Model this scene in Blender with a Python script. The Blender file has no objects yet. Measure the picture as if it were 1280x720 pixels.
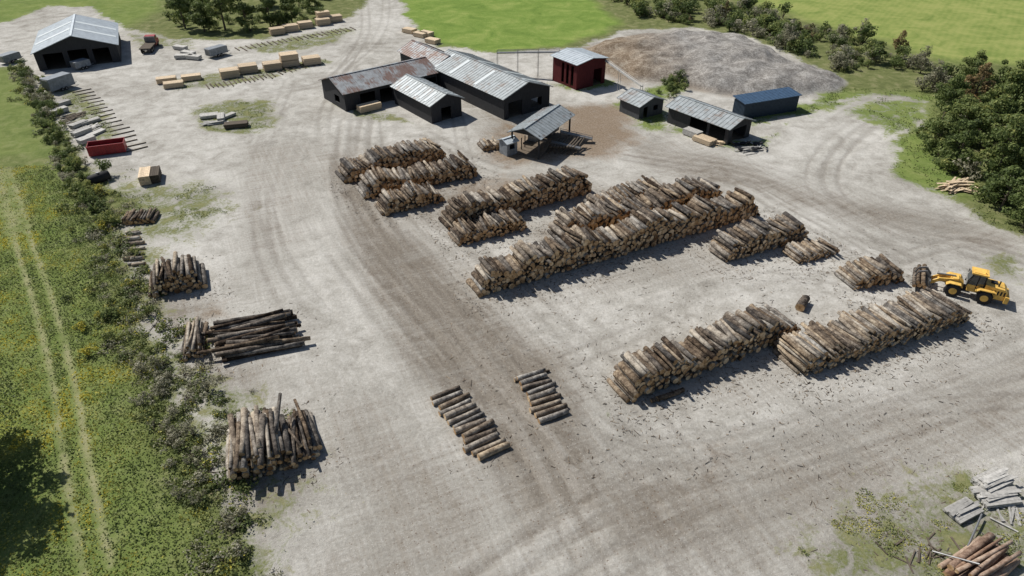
import bpy, math, random
import numpy as np
from mathutils import Vector, Matrix
R=random.Random(7); rng=np.random.default_rng(5)
scene=bpy.context.scene
FPX=1280*24/36; PIT=math.radians(35); CH=44.0
SP,CP=math.sin(PIT),math.cos(PIT)
def G(x,y,z=0.0):
    """survey: photo measurement -> real ground coordinates in metres"""
    u=(x-640)/FPX; v=(y-360)/FPX; t=(CH-z)/(SP+v*CP)
    return Vector((u*t,(CP-v*SP)*t,z))

# ---------------------------------------------------------------- materials
class NT:
    def __init__(s,name):
        s.mat=bpy.data.materials.new(name); s.mat.use_nodes=True
        s.t=s.mat.node_tree; s.t.nodes.clear()
        s.out=s.t.nodes.new('ShaderNodeOutputMaterial')
    def n(s,ty,**kw):
        nd=s.t.nodes.new(ty)
        for k,v in kw.items(): setattr(nd,k,v)
        return nd
    def l(s,a,b): s.t.links.new(a,b)
    def set(s,inp,v):
        if hasattr(v,'is_output'): s.l(v,inp)
        else:
            if isinstance(v,(tuple,list)) and len(v)==3 and inp.type=='RGBA': v=(*v,1)
            inp.default_value=v
    def math(s,op,a,b=0.0,clamp=False):
        nd=s.n('ShaderNodeMath',operation=op,use_clamp=clamp); s.set(nd.inputs[0],a); s.set(nd.inputs[1],b); return nd.outputs[0]
    def mix(s,f,a,b,bt='MIX'):
        nd=s.n('ShaderNodeMix',data_type='RGBA',blend_type=bt); s.set(nd.inputs[0],f); s.set(nd.inputs[6],a); s.set(nd.inputs[7],b); return nd.outputs[2]
    def noise(s,vec,scale,detail=4,rough=.55,dist=0):
        nd=s.n('ShaderNodeTexNoise'); s.l(vec,nd.inputs['Vector']); nd.inputs['Scale'].default_value=scale
        nd.inputs['Detail'].default_value=detail; nd.inputs['Roughness'].default_value=rough; nd.inputs['Distortion'].default_value=dist
        return nd.outputs[0]
    def attr(s,name):
        nd=s.n('ShaderNodeAttribute',attribute_name=name); return nd.outputs['Fac']
    def ramp(s,f,stops):
        nd=s.n('ShaderNodeValToRGB'); cr=nd.color_ramp
        while len(cr.elements)<len(stops): cr.elements.new(.5)
        for e,(p,c) in zip(cr.elements,stops): e.position=p; e.color=(*c,1)
        s.l(f,nd.inputs[0]); return nd.outputs[0]
    def remap(s,v,a,b,c=0.,d=1.):
        nd=s.n('ShaderNodeMapRange'); s.set(nd.inputs[0],v); nd.inputs[1].default_value=a; nd.inputs[2].default_value=b
        nd.inputs[3].default_value=c; nd.inputs[4].default_value=d; return nd.outputs[0]
    def scale(s,vec,sc):
        nd=s.n('ShaderNodeVectorMath',operation='MULTIPLY'); s.l(vec,nd.inputs[0]); nd.inputs[1].default_value=sc; return nd.outputs[0]
    def rotz(s,vec,ang):
        nd=s.n('ShaderNodeVectorRotate'); s.l(vec,nd.inputs[0]); nd.inputs['Angle'].default_value=ang; return nd.outputs[0]
    def obj(s): return s.n('ShaderNodeTexCoord').outputs['Object']
    def bsdf(s,col,rough=.8,metal=0,bump=None,bs=.3,bd=.05,spec=.3):
        b=s.n('ShaderNodeBsdfPrincipled'); s.set(b.inputs['Base Color'],col); s.set(b.inputs['Roughness'],rough)
        s.set(b.inputs['Metallic'],metal); b.inputs['Specular IOR Level'].default_value=spec
        if bump is not None:
            bp=s.n('ShaderNodeBump'); bp.inputs['Strength'].default_value=bs; bp.inputs['Distance'].default_value=bd
            s.l(bump,bp.inputs['Height']); s.l(bp.outputs[0],b.inputs['Normal'])
        s.l(b.outputs[0],s.out.inputs[0]); return b

def simple(name,col,rough=.7,metal=0,var=.25,sc=2.0,streak=None,spec=.3):
    m=NT(name); o=m.obj()
    if streak: o=m.scale(o,streak)
    n=m.noise(o,sc,5); t=m.attr('tint')
    k=m.math('MULTIPLY',m.remap(n,.3,.7,1-var,1+var),m.remap(t,0,1,.7,1.3))
    cc=m.n('ShaderNodeVectorMath',operation='SCALE'); cc.inputs[0].default_value=col; m.l(k,cc.inputs['Scale'])
    m.bsdf(cc.outputs[0],rough,metal,n,.2,.03,spec); return m.mat

def bark_mat(name,dark,mid,light,grey=.6):
    m=NT(name); o=m.obj(); t=m.attr('tint')
    n=m.noise(o,6.0,6,.7); n2=m.noise(o,1.6,4); 
    f=m.math('ADD',m.math('MULTIPLY',t,.70),m.math('MULTIPLY',m.math('ADD',m.math('SUBTRACT',n,.5),m.math('MULTIPLY',m.math('SUBTRACT',n2,.5),1.0)),1.3))
    f=m.math('ADD',f,.08,True)
    c=m.ramp(f,[(.08,dark),(.48,mid),(.95,light)])
    g=m.ramp(f,[(.08,(.045,.043,.042)),(.48,(.17,.16,.147)),(.95,(.48,.46,.42))])
    h=m.math('FRACT',m.math('MULTIPLY',t,53.7))
    c=m.mix(m.math('MULTIPLY',m.math('POWER',h,1.3),grey),c,g)
    m.bsdf(c,.9,0,n,.8,.06,.1); return m.mat
BARK=bark_mat('log_bark',(.036,.025,.018),(.18,.132,.09),(.48,.39,.275),.9)
POLE=bark_mat('peeled_log',(.10,.055,.035),(.29,.18,.12),(.46,.33,.23),.4)
END=bark_mat('log_cut_end',(.15,.08,.038),(.47,.30,.155),(.80,.62,.40),.1)
LUMBER=simple('sawn_lumber',(.56,.44,.30),.75,sc=4,streak=(1,1,8))
WHITEL=simple('weathered_boards',(.42,.405,.375),.8,sc=4)
DARKW=simple('dark_board_siding',(.035,.035,.037),.8,var=.4,sc=3,streak=(4,4,.3))
GREYW=simple('grey_siding',(.07,.075,.08),.7,var=.3,sc=3,streak=(4,4,.3))
REDW=simple('red_siding',(.09,.018,.019),.8,var=.45,sc=3,streak=(5,5,.3),spec=.15)
GREYP=simple('grey_paint',(.22,.24,.26),.5)
BLACK=simple('black_rubber',(.018,.018,.02),.75)
STEEL=simple('steel',(.22,.22,.22),.5,.6)
YEL=simple('yellow_paint',(.70,.43,.10),.5,var=.25,spec=.3)
REDP=simple('red_paint',(.30,.022,.025),.45,var=.25,spec=.4)
BLUEP=simple('blue_container_paint',(.03,.05,.075),.5,var=.2)
BLUER=simple('blue_roof',(.05,.09,.15),.45,var=.2)
GLASS=simple('dark_glass',(.02,.03,.035),.08,spec=.8)
INTER=simple('interior_floor',(.14,.11,.08),.9)
def roof_mat(name,base,dirty,rust,ramt):
    m=NT(name); o=m.obj()
    st=m.noise(m.scale(o,(1.2,1.2,.6)),1.0,6,.6); n2=m.noise(o,.35,5,.6); fine=m.noise(m.scale(o,(6,.6,1)),1,4)
    c=m.mix(m.remap(st,.35,.7),base,dirty)
    rm=m.remap(m.math('ADD',m.math('MULTIPLY',n2,.6),m.math('MULTIPLY',fine,.4)),.62-ramt,.70-ramt)
    c=m.mix(m.math('MULTIPLY',rm,.8),c,rust)
    m.bsdf(c,.5,.15,st,.1,.02,.4); return m.mat
ROOF=roof_mat('galvanised_roof',(.37,.40,.41),(.24,.26,.26),(.21,.16,.13),.09)
ROOFW=roof_mat('white_metal_roof',(.58,.63,.66),(.42,.46,.49),(.4,.38,.35),-.0)
ROOFR=roof_mat('rusty_metal_roof',(.36,.38,.39),(.22,.22,.22),(.17,.085,.055),.15)
SKYL=simple('roof_skylight_panel',(.62,.66,.66),.4,var=.05)

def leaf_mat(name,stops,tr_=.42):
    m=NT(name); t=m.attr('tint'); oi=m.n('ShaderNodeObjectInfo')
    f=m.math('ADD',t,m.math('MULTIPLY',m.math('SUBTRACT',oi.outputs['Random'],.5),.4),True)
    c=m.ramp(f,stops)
    b=m.n('ShaderNodeBsdfPrincipled'); m.l(c,b.inputs['Base Color']); b.inputs['Roughness'].default_value=.6; b.inputs['Specular IOR Level'].default_value=.25
    tr=m.n('ShaderNodeBsdfTranslucent'); m.l(c,tr.inputs[0])
    mx=m.n('ShaderNodeMixShader'); mx.inputs[0].default_value=tr_; m.l(b.outputs[0],mx.inputs[1]); m.l(tr.outputs[0],mx.inputs[2])
    m.l(mx.outputs[0],m.out.inputs[0]); return m.mat
LEAF=leaf_mat('leaves',[(0,(.05,.075,.025)),(.45,(.13,.175,.055)),(.8,(.23,.27,.09)),(1,(.35,.35,.11))])
LEAFA=leaf_mat('autumn_leaves',[(0,(.07,.06,.03)),(.5,(.19,.15,.075)),(1,(.36,.24,.11))])
LEAFG=leaf_mat('dry_shrub_leaves',[(0,(.12,.12,.07)),(.5,(.28,.27,.18)),(1,(.48,.45,.34))])
MEAD=leaf_mat('meadow_leaves',[(0,(.055,.075,.026)),(.4,(.125,.16,.052)),(.7,(.22,.25,.085)),(.86,(.36,.36,.10)),(1,(.54,.46,.06))],.35)
TRUNK=simple('tree_bark',(.10,.08,.06),.9,sc=6)

# ---------------------------------------------------------------- mesh builder
class MB:
    def __init__(s): s.v=[];s.f=[];s.m=[];s.t=[]
    def add(s,vs,fs,m=0,t=.5):
        b=len(s.v); s.v+=[tuple(p) for p in vs]; s.f+=[tuple(i+b for i in f) for f in fs]
        s.m+=[m]*len(fs); s.t+=[t]*len(fs)
    def hexa(s,p,m=0,t=.5):
        s.add(p,[(3,2,1,0),(4,5,6,7),(0,1,5,4),(1,2,6,5),(2,3,7,6),(3,0,4,7)],m,t)
    def box(s,c,sz,m=0,t=.5,rz=0.,M=None):
        x,y,z=[k/2 for k in sz]; cs,sn=math.cos(rz),math.sin(rz)
        p=[]
        for zz in(-z,z):
            for xx,yy in((-x,-y),(x,-y),(x,y),(-x,y)):
                q=Vector((c[0]+xx*cs-yy*sn,c[1]+xx*sn+yy*cs,c[2]+zz)); p.append(M@q if M else q)
        s.hexa(p,m,t)
    def beam(s,a,b,w,h,m=0,t=.5):
        a=Vector(a);b=Vector(b);d=(b-a).normalized(); up=Vector((0,0,1)) if abs(d.z)<.95 else Vector((0,1,0))
        r=d.cross(up).normalized(); u=r.cross(d)
        p=[]
        for q in(a,b):
            p+=[q-r*w/2-u*h/2,q+r*w/2-u*h/2,q+r*w/2+u*h/2,q-r*w/2+u*h/2]
        s.hexa(p,m,t)
    def cyl(s,a,b,r0,r1,n=9,m=0,me=1,t=.5,te=.5,k=1,jit=0.,bend=0.):
        a=Vector(a);b=Vector(b);d=(b-a).normalized(); up=Vector((0,0,1)) if abs(d.z)<.9 else Vector((1,0,0))
        r=d.cross(up).normalized(); u=r.cross(d); bv=(r*R.uniform(-1,1)+u*R.uniform(-1,1))*bend
        ph=R.uniform(0,6.28); vs=[]
        sh=[1+R.uniform(-jit,jit) for _ in range(n)]
        for i in range(k+1):
            f=i/k; c=a.lerp(b,f)+bv*math.sin(math.pi*f); rr=r0+(r1-r0)*f
            if 0<i<k: rr*=1+R.uniform(-jit,jit)*.6
            for j in range(n):
                an=ph+j*6.28318/n; vs.append(c+(r*math.cos(an)+u*math.sin(an))*rr*sh[j])
        fs=[]
        for i in range(k):
            for j in range(n):
                j2=(j+1)%n; fs.append((i*n+j,i*n+j2,(i+1)*n+j2,(i+1)*n+j))
        s.add(vs,fs,m,t)
        b0=len(s.v)-len(vs)
        s.f+=[tuple(b0+j for j in range(n))[::-1],tuple(b0+k*n+j for j in range(n))]; s.m+=[me]*2; s.t+=[te,te]
    def lathe(s,c,axis,prof,n=24,m=0,t=.5):
        axis=Vector(axis).normalized(); up=Vector((0,0,1)) if abs(axis.z)<.9 else Vector((1,0,0))
        r=axis.cross(up).normalized(); u=r.cross(axis); c=Vector(c); vs=[];fs=[]
        for rad,h in prof:
            for j in range(n):
                an=j*6.28318/n; vs.append(c+axis*h+(r*math.cos(an)+u*math.sin(an))*rad)
        for i in range(len(prof)-1):
            for j in range(n):
                j2=(j+1)%n; fs.append((i*n+j,i*n+j2,(i+1)*n+j2,(i+1)*n+j))
        fs+=[tuple(range(n))[::-1],tuple((len(prof)-1)*n+j for j in range(n))]
        s.add(vs,fs,m,t)
    def extr(s,prof,y0,y1,m=0,t=.5):
        """side profile (x,z) extruded over y"""
        n=len(prof)
        vs=[(p[0],y0,p[1]) for p in prof]+[(p[0],y1,p[1]) for p in prof]
        s.add(vs,[tuple(range(n)),tuple(range(2*n-1,n-1,-1))]+[(i,i+n,(i+1)%n+n,(i+1)%n) for i in range(n)],m,t)
    def obj(s,name,mats,parent=None,M=None,smooth=(),bevel=0):
        me=bpy.data.meshes.new(name); me.from_pydata(s.v,[],s.f); 
        for k in mats: me.materials.append(k)
        me.polygons.foreach_set('material_index',s.m)
        if smooth: me.polygons.foreach_set('use_smooth',[q in smooth for q in s.m])
        a=me.attributes.new('tint','FLOAT','FACE'); a.data.foreach_set('value',s.t)
        me.update(); o=bpy.data.objects.new(name,me); scene.collection.objects.link(o)
        if M is not None: o.matrix_world=M
        if parent: o.parent=parent
        if bevel:
            bm=o.modifiers.new('b','BEVEL'); bm.width=bevel; bm.segments=2; bm.limit_method='ANGLE'
        return o
def empty(name,loc=(0,0,0),rz=0.):
    e=bpy.data.objects.new(name,None); e.location=loc; e.rotation_euler=(0,0,rz); e.empty_display_size=.5
    scene.collection.objects.link(e); return e

# ---------------------------------------------------------------- ground
def grow(a,b,st,g=1.25):
    o=[];x=a
    for _ in range(200):
        if (x>=b if b>a else x<=b): break
        x+=st if b>a else -st; st*=g; o.append(x)
    return np.array(o)
xs=np.concatenate([grow(-150,-3000,2)[::-1],np.arange(-150,-62,.8),np.arange(-62,62,.25),np.arange(62,150.1,.8),grow(150,3000,2)])
ys=np.concatenate([grow(20,-1500,2)[::-1],np.arange(20,100,.25),np.arange(100,215,.5),grow(215,4000,2)])
nx,ny=len(xs),len(ys); X,Y=np.meshgrid(xs,ys); X=X.ravel();Y=Y.ravel()
tab=rng.random((256,256))
def vn(x,y,s,o=0):
    x=x/s+o*17.3;y=y/s+o*9.7; xi=np.floor(x).astype(int);yi=np.floor(y).astype(int); fx=x-xi;fy=y-yi
    fx=fx*fx*(3-2*fx);fy=fy*fy*(3-2*fy); a=tab[xi%256,yi%256];b=tab[(xi+1)%256,yi%256];c=tab[xi%256,(yi+1)%256];d=tab[(xi+1)%256,(yi+1)%256]
    return (a*(1-fx)+b*fx)*(1-fy)+(c*(1-fx)+d*fx)*fy
def fbm(x,y,s,o=0): return (vn(x,y,s,o)+.5*vn(x,y,s/2,o+1)+.25*vn(x,y,s/4,o+2))/1.75
def sdf(poly,x=X,y=Y):
    pts=[G(*p) for p in poly]; ins=np.zeros(len(x),bool); d=np.full(len(x),1e9)
    for i in range(len(pts)):
        a=pts[i];b=pts[(i+1)%len(pts)]; ex,ey=b.x-a.x,b.y-a.y
        w=np.clip(((x-a.x)*ex+(y-a.y)*ey)/(ex*ex+ey*ey+1e-9),0,1)
        d=np.minimum(d,np.hypot(x-a.x-w*ex,y-a.y-w*ey))
        if abs(ey)>1e-9:
            c=((a.y>y)!=(b.y>y))&(x<ex*(y-a.y)/ey+a.x); ins^=c
    return np.where(ins,d,-d)
WX=4.2*(fbm(X,Y,6,11)-.5); WY=4.2*(fbm(X,Y,6,14)-.5)
def soft(poly,w,x=X,y=Y):
    if x is X: return np.clip(.5+sdf(poly,X+WX,Y+WY)/(2*w),0,1)
    return np.clip(.5+sdf(poly,x+4.2*(fbm(x,y,6,11)-.5),y+4.2*(fbm(x,y,6,14)-.5))/(2*w),0,1)
YARD=[(478,-60),(462,0),(440,22),(335,50),(240,52),(200,46),(150,36),(112,10),(60,8),(0,30),(-60,50),(-60,85),(22,82),(45,105),(85,165),(108,205),(140,225),(185,255),(150,268),(158,300),(168,335),(185,400),(215,450),(245,500),(275,560),(295,620),(320,690),(345,760),(700,1150),(2200,1000),(1800,640),(1500,470),(1420,350),(1285,292),(1235,286),(1215,262),(1168,245),(1105,218),(1108,190),(1140,160),(1165,128),(1100,118),(1000,132),(1050,100),(1000,75),(930,45),(860,35),(780,38),(730,60),(620,68),(545,58),(503,18),(497,0),(512,-60)]
def vegfield(x,y):
    v=1-soft(YARD,1.8,x,y)
    def patch(p,w,amt):
        nonlocal v
        v=np.maximum(v,amt*soft(p,w,x,y))
    patch([(236,138),(300,122),(350,124),(345,162),(290,170),(248,162)],2,.76)
    patch([(200,98),(290,90),(400,72),(425,78),(340,98),(290,108),(220,114)],2,.72)
    patch([(290,60),(430,32),(450,36),(420,55),(330,70)],2.5,.72)
    patch([(150,40),(240,48),(240,62),(170,62)],2,.66)
    patch([(60,110),(100,110),(155,165),(150,180),(110,185),(80,150)],2,.72)
    patch([(410,126),(440,145),(530,160),(500,140),(440,132)],1.5,.72)
    patch([(683,104),(715,116),(762,112),(775,104),(757,100)],1.5,.9)
    patch([(770,132),(800,112),(850,98),(862,112),(835,128),(848,165),(800,160)],2,.9)
    patch([(828,150),(850,168),(905,190),(960,186),(985,150),(1100,124),(1170,126),(1150,165),(1110,170),(1040,130),(1000,145),(940,175)],2,.82)
    patch([(915,135),(930,155),(1010,140),(1090,122),(1000,126)],1.5,.9)
    patch([(110,200),(200,222),(290,235),(315,265),(230,310),(150,310)],4,.70)
    patch([(140,290),(200,300),(215,330),(180,345),(230,380),(200,400),(240,445),(205,460),(160,380)],2.5,.78)
    patch([(190,440),(260,450),(345,478),(330,530),(370,585),(330,625),(260,560)],3,.76)
    patch([(270,590),(330,610),(420,585),(440,610),(370,680),(345,740),(290,720)],3.5,.66)
    patch([(1212,318),(1290,316),(1290,360),(1240,347)],2,.74)
    patch([(1110,215),(1110,180),(1150,165),(1190,190),(1230,240),(1170,245)],2,.85)
    patch([(980,660),(1090,590),(1230,570),(1300,590),(1330,800),(1020,780)],4,.70)
    patch([(1235,645),(1300,640),(1300,740),(1250,720)],2,.9)
    patch([(1150,600),(1215,575),(1225,615),(1180,625)],1,.8)
    patch([(1120,655),(1180,650),(1180,700),(1130,700)],1.5,.76)
    patch([(757,520),(778,520),(776,536),(756,536)],.8,.7)
    return v
veg=vegfield(X,Y)
lush=np.zeros(len(X)); gold=np.zeros(len(X)); dirt=np.zeros(len(X)); trk=np.zeros(len(X)); saw=np.zeros(len(X))
lush=np.maximum(lush,soft([(500,-120),(500,15),(540,52),(600,66),(700,58),(775,30),(735,-5),(720,-120)],2))
CROP=[(900,-150),(930,0),(1000,22),(1100,50),(1170,75),(1290,80),(1700,160),(2500,100),(1600,-180)]
crop=soft(CROP,3)
lush=np.maximum(lush,.72*crop)
MEADOW=[(-1500,210),(0,210),(70,205),(100,260),(140,400),(200,520),(260,740),(400,1100),(-1500,1100)]
GOLDP=[(-300,470),(0,485),(45,495),(60,560),(30,600),(-300,640)]
gold=np.maximum(gold,soft(MEADOW,4)*.2)
gold=np.maximum(gold,soft(GOLDP,5)*.9)
lush=np.maximum(lush,.30*soft([(-800,85),(20,85),(75,200),(-800,208)],2))
lush=np.maximum(lush,.36*soft(MEADOW,3))
lush=np.maximum(lush,.45*soft([(-400,-60),(230,-60),(200,10),(150,40),(0,40),(-400,60)],3))
lush=np.maximum(lush,.45*soft([(1100,225),(1100,180),(1150,165),(1190,190),(1230,240),(1170,250)],2))
lush=np.maximum(lush,.4*soft([(680,90),(1010,110),(1180,120),(1150,170),(900,195),(760,170)],2))
def pl(w,amt,p):
    global dirt; dirt=np.maximum(dirt,amt*soft(p,w))
LANE=[(405,190),(445,190),(510,280),(575,340),(650,400),(715,470),(780,600),(810,690),(620,690),(585,560),(490,430),(425,290)]
pl(3.5,1.08,LANE)
pl(5,.90,[(700,560),(900,575),(1100,515),(1300,440),(1300,540),(1100,620),(900,720),(700,760),(600,620)])
pl(5,.76,[(380,480),(500,500),(640,600),(700,800),(350,800),(420,640)])
pl(3,.85,[(590,185),(610,120),(690,130),(780,130),(800,170),(740,200),(640,205)])
pl(3,.8,[(430,235),(560,190),(610,225),(700,215),(770,240),(600,305),(470,270)])
pl(3,.56,[(590,370),(700,310),(950,260),(1080,330),(960,345),(640,385)])
pl(3,.66,[(760,500),(1000,420),(1220,400),(1240,420),(1010,490),(790,520)])
pl(3,.78,[(640,290),(900,225),(910,245),(700,310)])
pl(6,.74,[(1000,600),(1290,560),(1290,760),(960,760)])
pl(3,.78,[(770,175),(900,190),(1040,240),(1290,300),(1290,330),(1000,260),(790,210)])
pl(3,.55,[(300,180),(400,170),(420,240),(330,400),(280,380)])
pl(3,.85,[(150,340),(240,350),(290,375),(270,405),(200,420)])
pl(3,.85,[(200,440),(360,430),(360,470),(340,500),(250,490)])
pl(3,.85,[(270,580),(410,565),(440,600),(400,640),(320,680)])
saw=soft([(600,190),(625,150),(680,175),(700,130),(790,130),(800,175),(750,200),(640,205)],3)
saw=np.maximum(saw,.8*soft([(690,60),(760,56),(800,90),(790,112),(760,100)],3))
saw=np.maximum(saw,.9*soft([(840,100),(900,108),(960,112),(950,122),(880,118),(840,112)],2))
saw=np.maximum(saw,.6*soft([(540,225),(610,215),(700,225),(720,250),(590,300),(560,250)],3))
saw=np.maximum(saw,.62*soft([(240,385),(290,380),(285,405),(240,405)],2))
saw=np.maximum(saw,.46*soft([(830,560),(920,530),(950,560),(880,600)],3))
MOUND=[(722,66),(780,46),(870,40),(935,50),(990,76),(1054,99),(1050,114),(985,121),(900,117),(850,108),(790,100),(735,86)]
msd=sdf(MOUND,X+WX*.6,Y+WY*.6); chip=np.clip(.5+msd/3,0,1)
left=np.clip((G(850,80).x-X)/14+.2,0,1)
def catmull(P,st=.18):
    out=[];P=[2*P[0]-P[1]]+P+[2*P[-1]-P[-2]]
    for i in range(1,len(P)-2):
        n=max(2,int((P[i+1]-P[i]).length/st))
        for k in range(n):
            t=k/n; a,b,c,d=P[i-1],P[i],P[i+1],P[i+2]
            out.append(.5*((2*b)+(c-a)*t+(2*a-5*b+4*c-d)*t*t+(3*b-3*c+d-a)*t**3))
    return out
def stroke(arr,px,off,amt,wid=.1,pair=.95):
    C=catmull([Vector(G(*p)) for p in px]); A=np.array([(c.x,c.y) for c in C]); T=np.gradient(A,axis=0); T/=np.linalg.norm(T,axis=1)[:,None]+1e-9
    Nn=np.stack([-T[:,1],T[:,0]],1); s=np.arange(len(A))
    wob=off*(1+.4*np.sin(s*.004+R.uniform(0,6)))+(.8 if abs(amt)<1 else .15)*np.sin(s*.009+R.uniform(0,6))
    fade=np.clip(-.1+1.1*np.sin(s*R.uniform(.004,.014)+R.uniform(0,6)),0,1)*amt if abs(amt)<1 else np.ones(len(A))
    for sg in(-pair,pair):
        for lat in np.arange(-wid,wid+.01,.2):
            Q=A+Nn*(wob+sg+lat)[:,None]
            ix=np.searchsorted(xs,Q[:,0]);iy=np.searchsorted(ys,Q[:,1]); ok=(ix>0)&(ix<nx)&(iy>0)&(iy<ny)
            idx=iy[ok]*nx+ix[ok]; arr[idx]=np.where(np.abs(arr[idx])>np.abs(fade[ok]),arr[idx],fade[ok])
guides=[([(440,150),(435,215),(470,290),(560,380),(650,470),(720,570),(790,700),(850,820)],46,4.5),
([(470,300),(560,400),(650,500),(760,585),(900,585),(1080,530),(1330,440)],14,4),
([(600,760),(760,650),(900,600),(1060,555),(1330,500)],14,4),
([(380,100),(330,200),(330,300),(390,420),(430,540),(440,780)],7,6),
([(400,640),(360,690),(330,760)],5,2),
([(700,400),(900,350),(1040,345),(1200,300),(1330,330)],3,2),
([(700,450),(900,370),(1010,350),(1140,390),(1330,400)],3,2),
([(780,190),(960,220),(1100,280),(1250,310),(1400,370)],14,3.5),
([(1160,130),(1080,170),(1040,230),(1120,290),(1330,350)],4,3),
([(478,-30),(474,40),(430,90),(400,150),(425,230)],6,2.5),
([(90,95),(200,120),(330,118),(420,100),(470,40)],4,2.5),
([(520,170),(620,215),(760,215),(900,215),(1000,260),(1140,330)],5,2),
([(900,760),(1000,650),(1150,570),(1330,540)],6,5)]
for px,n,w in guides:
    for _ in range(n): stroke(trk,px,R.gauss(0,w),R.choice([-.9,-.7,-.8,-.5,.6,.45]),R.choice([.1,.1,.2]))
mtr=np.zeros(len(X))
MT=[(0,212),(25,290),(58,390),(80,480),(95,580),(120,720)]
stroke(mtr,MT,0,1,.12,.85)
def blur(a):
    a=a.reshape(ny,nx); b=a.copy(); b[1:-1,1:-1]=.4*a[1:-1,1:-1]+.15*(a[:-2,1:-1]+a[2:,1:-1]+a[1:-1,:-2]+a[1:-1,2:]); return b.ravel()
trk=blur(trk); mtr=blur(mtr)
Z=np.zeros(len(X))
md=np.clip(msd,0,99)
Z+=2.2*(1-np.exp(-md/7))*(.5+1.0*fbm(X,Y,12,3))*(msd>0) + (msd>0)*np.clip(md/3,0,1)*(.35*(vn(X,Y,1.5,4)-.5)+1.3*(vn(X,Y,4,7)-.5)+.65)
roughv=np.clip(veg,0,1)*(chip<.1)
Z+=roughv*.12*(vn(X,Y,1.7,8))
far=np.clip((np.hypot(X,Y-80)-260)/1500,0,1); Z+=far*40*fbm(X,Y,600,6)
Z+=.05*trk*(1-np.clip(veg,0,1))
me=bpy.data.meshes.new('ground'); me.vertices.add(nx*ny); me.vertices.foreach_set('co',np.stack([X,Y,Z],1).astype(np.float32).ravel())
ii=np.arange((nx-1)*(ny-1)); r_=ii//(nx-1); c_=ii%(nx-1); a0=r_*nx+c_
quads=np.stack([a0,a0+1,a0+nx+1,a0+nx],1).astype(np.int32)
me.loops.add(quads.size); me.loops.foreach_set('vertex_index',quads.ravel()); me.polygons.add(len(quads))
me.polygons.foreach_set('loop_start',(np.arange(len(quads))*4).astype(np.int32))
me.polygons.foreach_set('use_smooth',np.ones(len(quads),bool)); me.update(calc_edges=True)
for nm,a in(('veg',veg),('lush',lush),('gold',gold),('dirt',dirt),('trk',trk),('chip',chip),('mtr',mtr),('chl',left),('crop',crop),('saw',saw)):
    at=me.attributes.new(nm,'FLOAT','POINT'); at.data.foreach_set('value',a.astype(np.float32))
ground=bpy.data.objects.new('ground',me); scene.collection.objects.link(ground)
m=NT('yard_ground'); o=m.obj()
nb=m.noise(o,.045,6,.6); nm_=m.noise(o,.45,7,.7,.6); nf=m.noise(o,3.2,5,.7); nff=m.noise(o,14,3,.7); nq=m.noise(o,.16,6,.68,.8)
str1=m.noise(m.scale(m.rotz(o,math.radians(65)),(.10,2.2,1)),1,5,.65,.3)
str2=m.noise(m.scale(m.rotz(o,math.radians(-24)),(.10,1.8,1)),1,5,.65,.3)
k=m.math('ADD',m.math('ADD',m.math('MULTIPLY',nb,.25),m.math('MULTIPLY',nm_,.3)),m.math('ADD',m.math('MULTIPLY',nf,.2),m.math('MULTIPLY',nq,.25)))
grav=m.ramp(k,[(.39,(.24,.222,.19)),(.48,(.44,.42,.375)),(.56,(.64,.62,.57))])
grav=m.mix(m.remap(nff,.3,.72),m.mix(.5,grav,(.22,.205,.185)),grav)
dn=m.math('ADD',m.math('ADD',m.math('MULTIPLY',nm_,.3),m.math('MULTIPLY',nq,.3)),m.math('ADD',m.math('MULTIPLY',str1,.22),m.math('MULTIPLY',str2,.18)))
dm=m.remap(m.math('ADD',m.attr('dirt'),m.math('MULTIPLY',m.math('SUBTRACT',dn,.5),4.8)),.28,1.1)
dcol=m.ramp(m.math('ADD',m.math('MULTIPLY',nf,.5),m.math('MULTIPLY',str1,.5)),[(.35,(.115,.094,.072)),(.65,(.26,.228,.186))])
c=m.mix(m.math('MULTIPLY',dm,.88),grav,dcol)
swm=m.remap(m.math('ADD',m.attr('saw'),m.math('MULTIPLY',m.math('SUBTRACT',nm_,.5),1.6)),.3,.9)
c=m.mix(m.math('MULTIPLY',swm,.75),c,m.ramp(nf,[(.3,(.13,.088,.055)),(.7,(.31,.23,.155))]))
tk=m.attr('trk'); brk=m.remap(nm_,.35,.6,.35,1.)
c=m.mix(m.math('MULTIPLY',m.math('MULTIPLY',m.math('MAXIMUM',tk,0.),.4),brk),c,(.60,.57,.52))
c=m.mix(m.math('MULTIPLY',m.math('MULTIPLY',m.math('MAXIMUM',m.math('MULTIPLY',tk,-1.),0.),.55),brk),c,(.12,.10,.08))
vor=m.n('ShaderNodeTexVoronoi'); m.l(o,vor.inputs['Vector']); vor.inputs['Scale'].default_value=2.3
cr=m.math('MULTIPLY',m.math('LESS_THAN',vor.outputs['Distance'],.15),m.remap(dm,.1,.7,.15,1))
c=m.mix(m.math('MULTIPLY',cr,.6),c,(.12,.075,.045))
vor2=m.n('ShaderNodeTexVoronoi'); m.l(o,vor2.inputs['Vector']); vor2.inputs['Scale'].default_value=4.1
c=m.mix(m.math('MULTIPLY',m.math('LESS_THAN',vor2.outputs['Distance'],.13),.4),c,(.66,.64,.60))
ck=m.math('ADD',m.math('MULTIPLY',nf,.5),m.math('MULTIPLY',nm_,.5))
chc=m.mix(m.attr('chl'),m.ramp(ck,[(.38,(.11,.10,.09)),(.5,(.25,.235,.215)),(.62,(.45,.43,.40))]),m.ramp(ck,[(.38,(.10,.072,.048)),(.5,(.22,.17,.122)),(.62,(.38,.33,.26))]))
c=m.mix(m.math('MULTIPLY',m.attr('chip'),1.,True),c,chc)
lu=m.attr('lush')
vdark=m.ramp(nm_,[(.3,(.085,.098,.038)),(.5,(.14,.158,.06)),(.7,(.25,.235,.125))])
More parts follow.
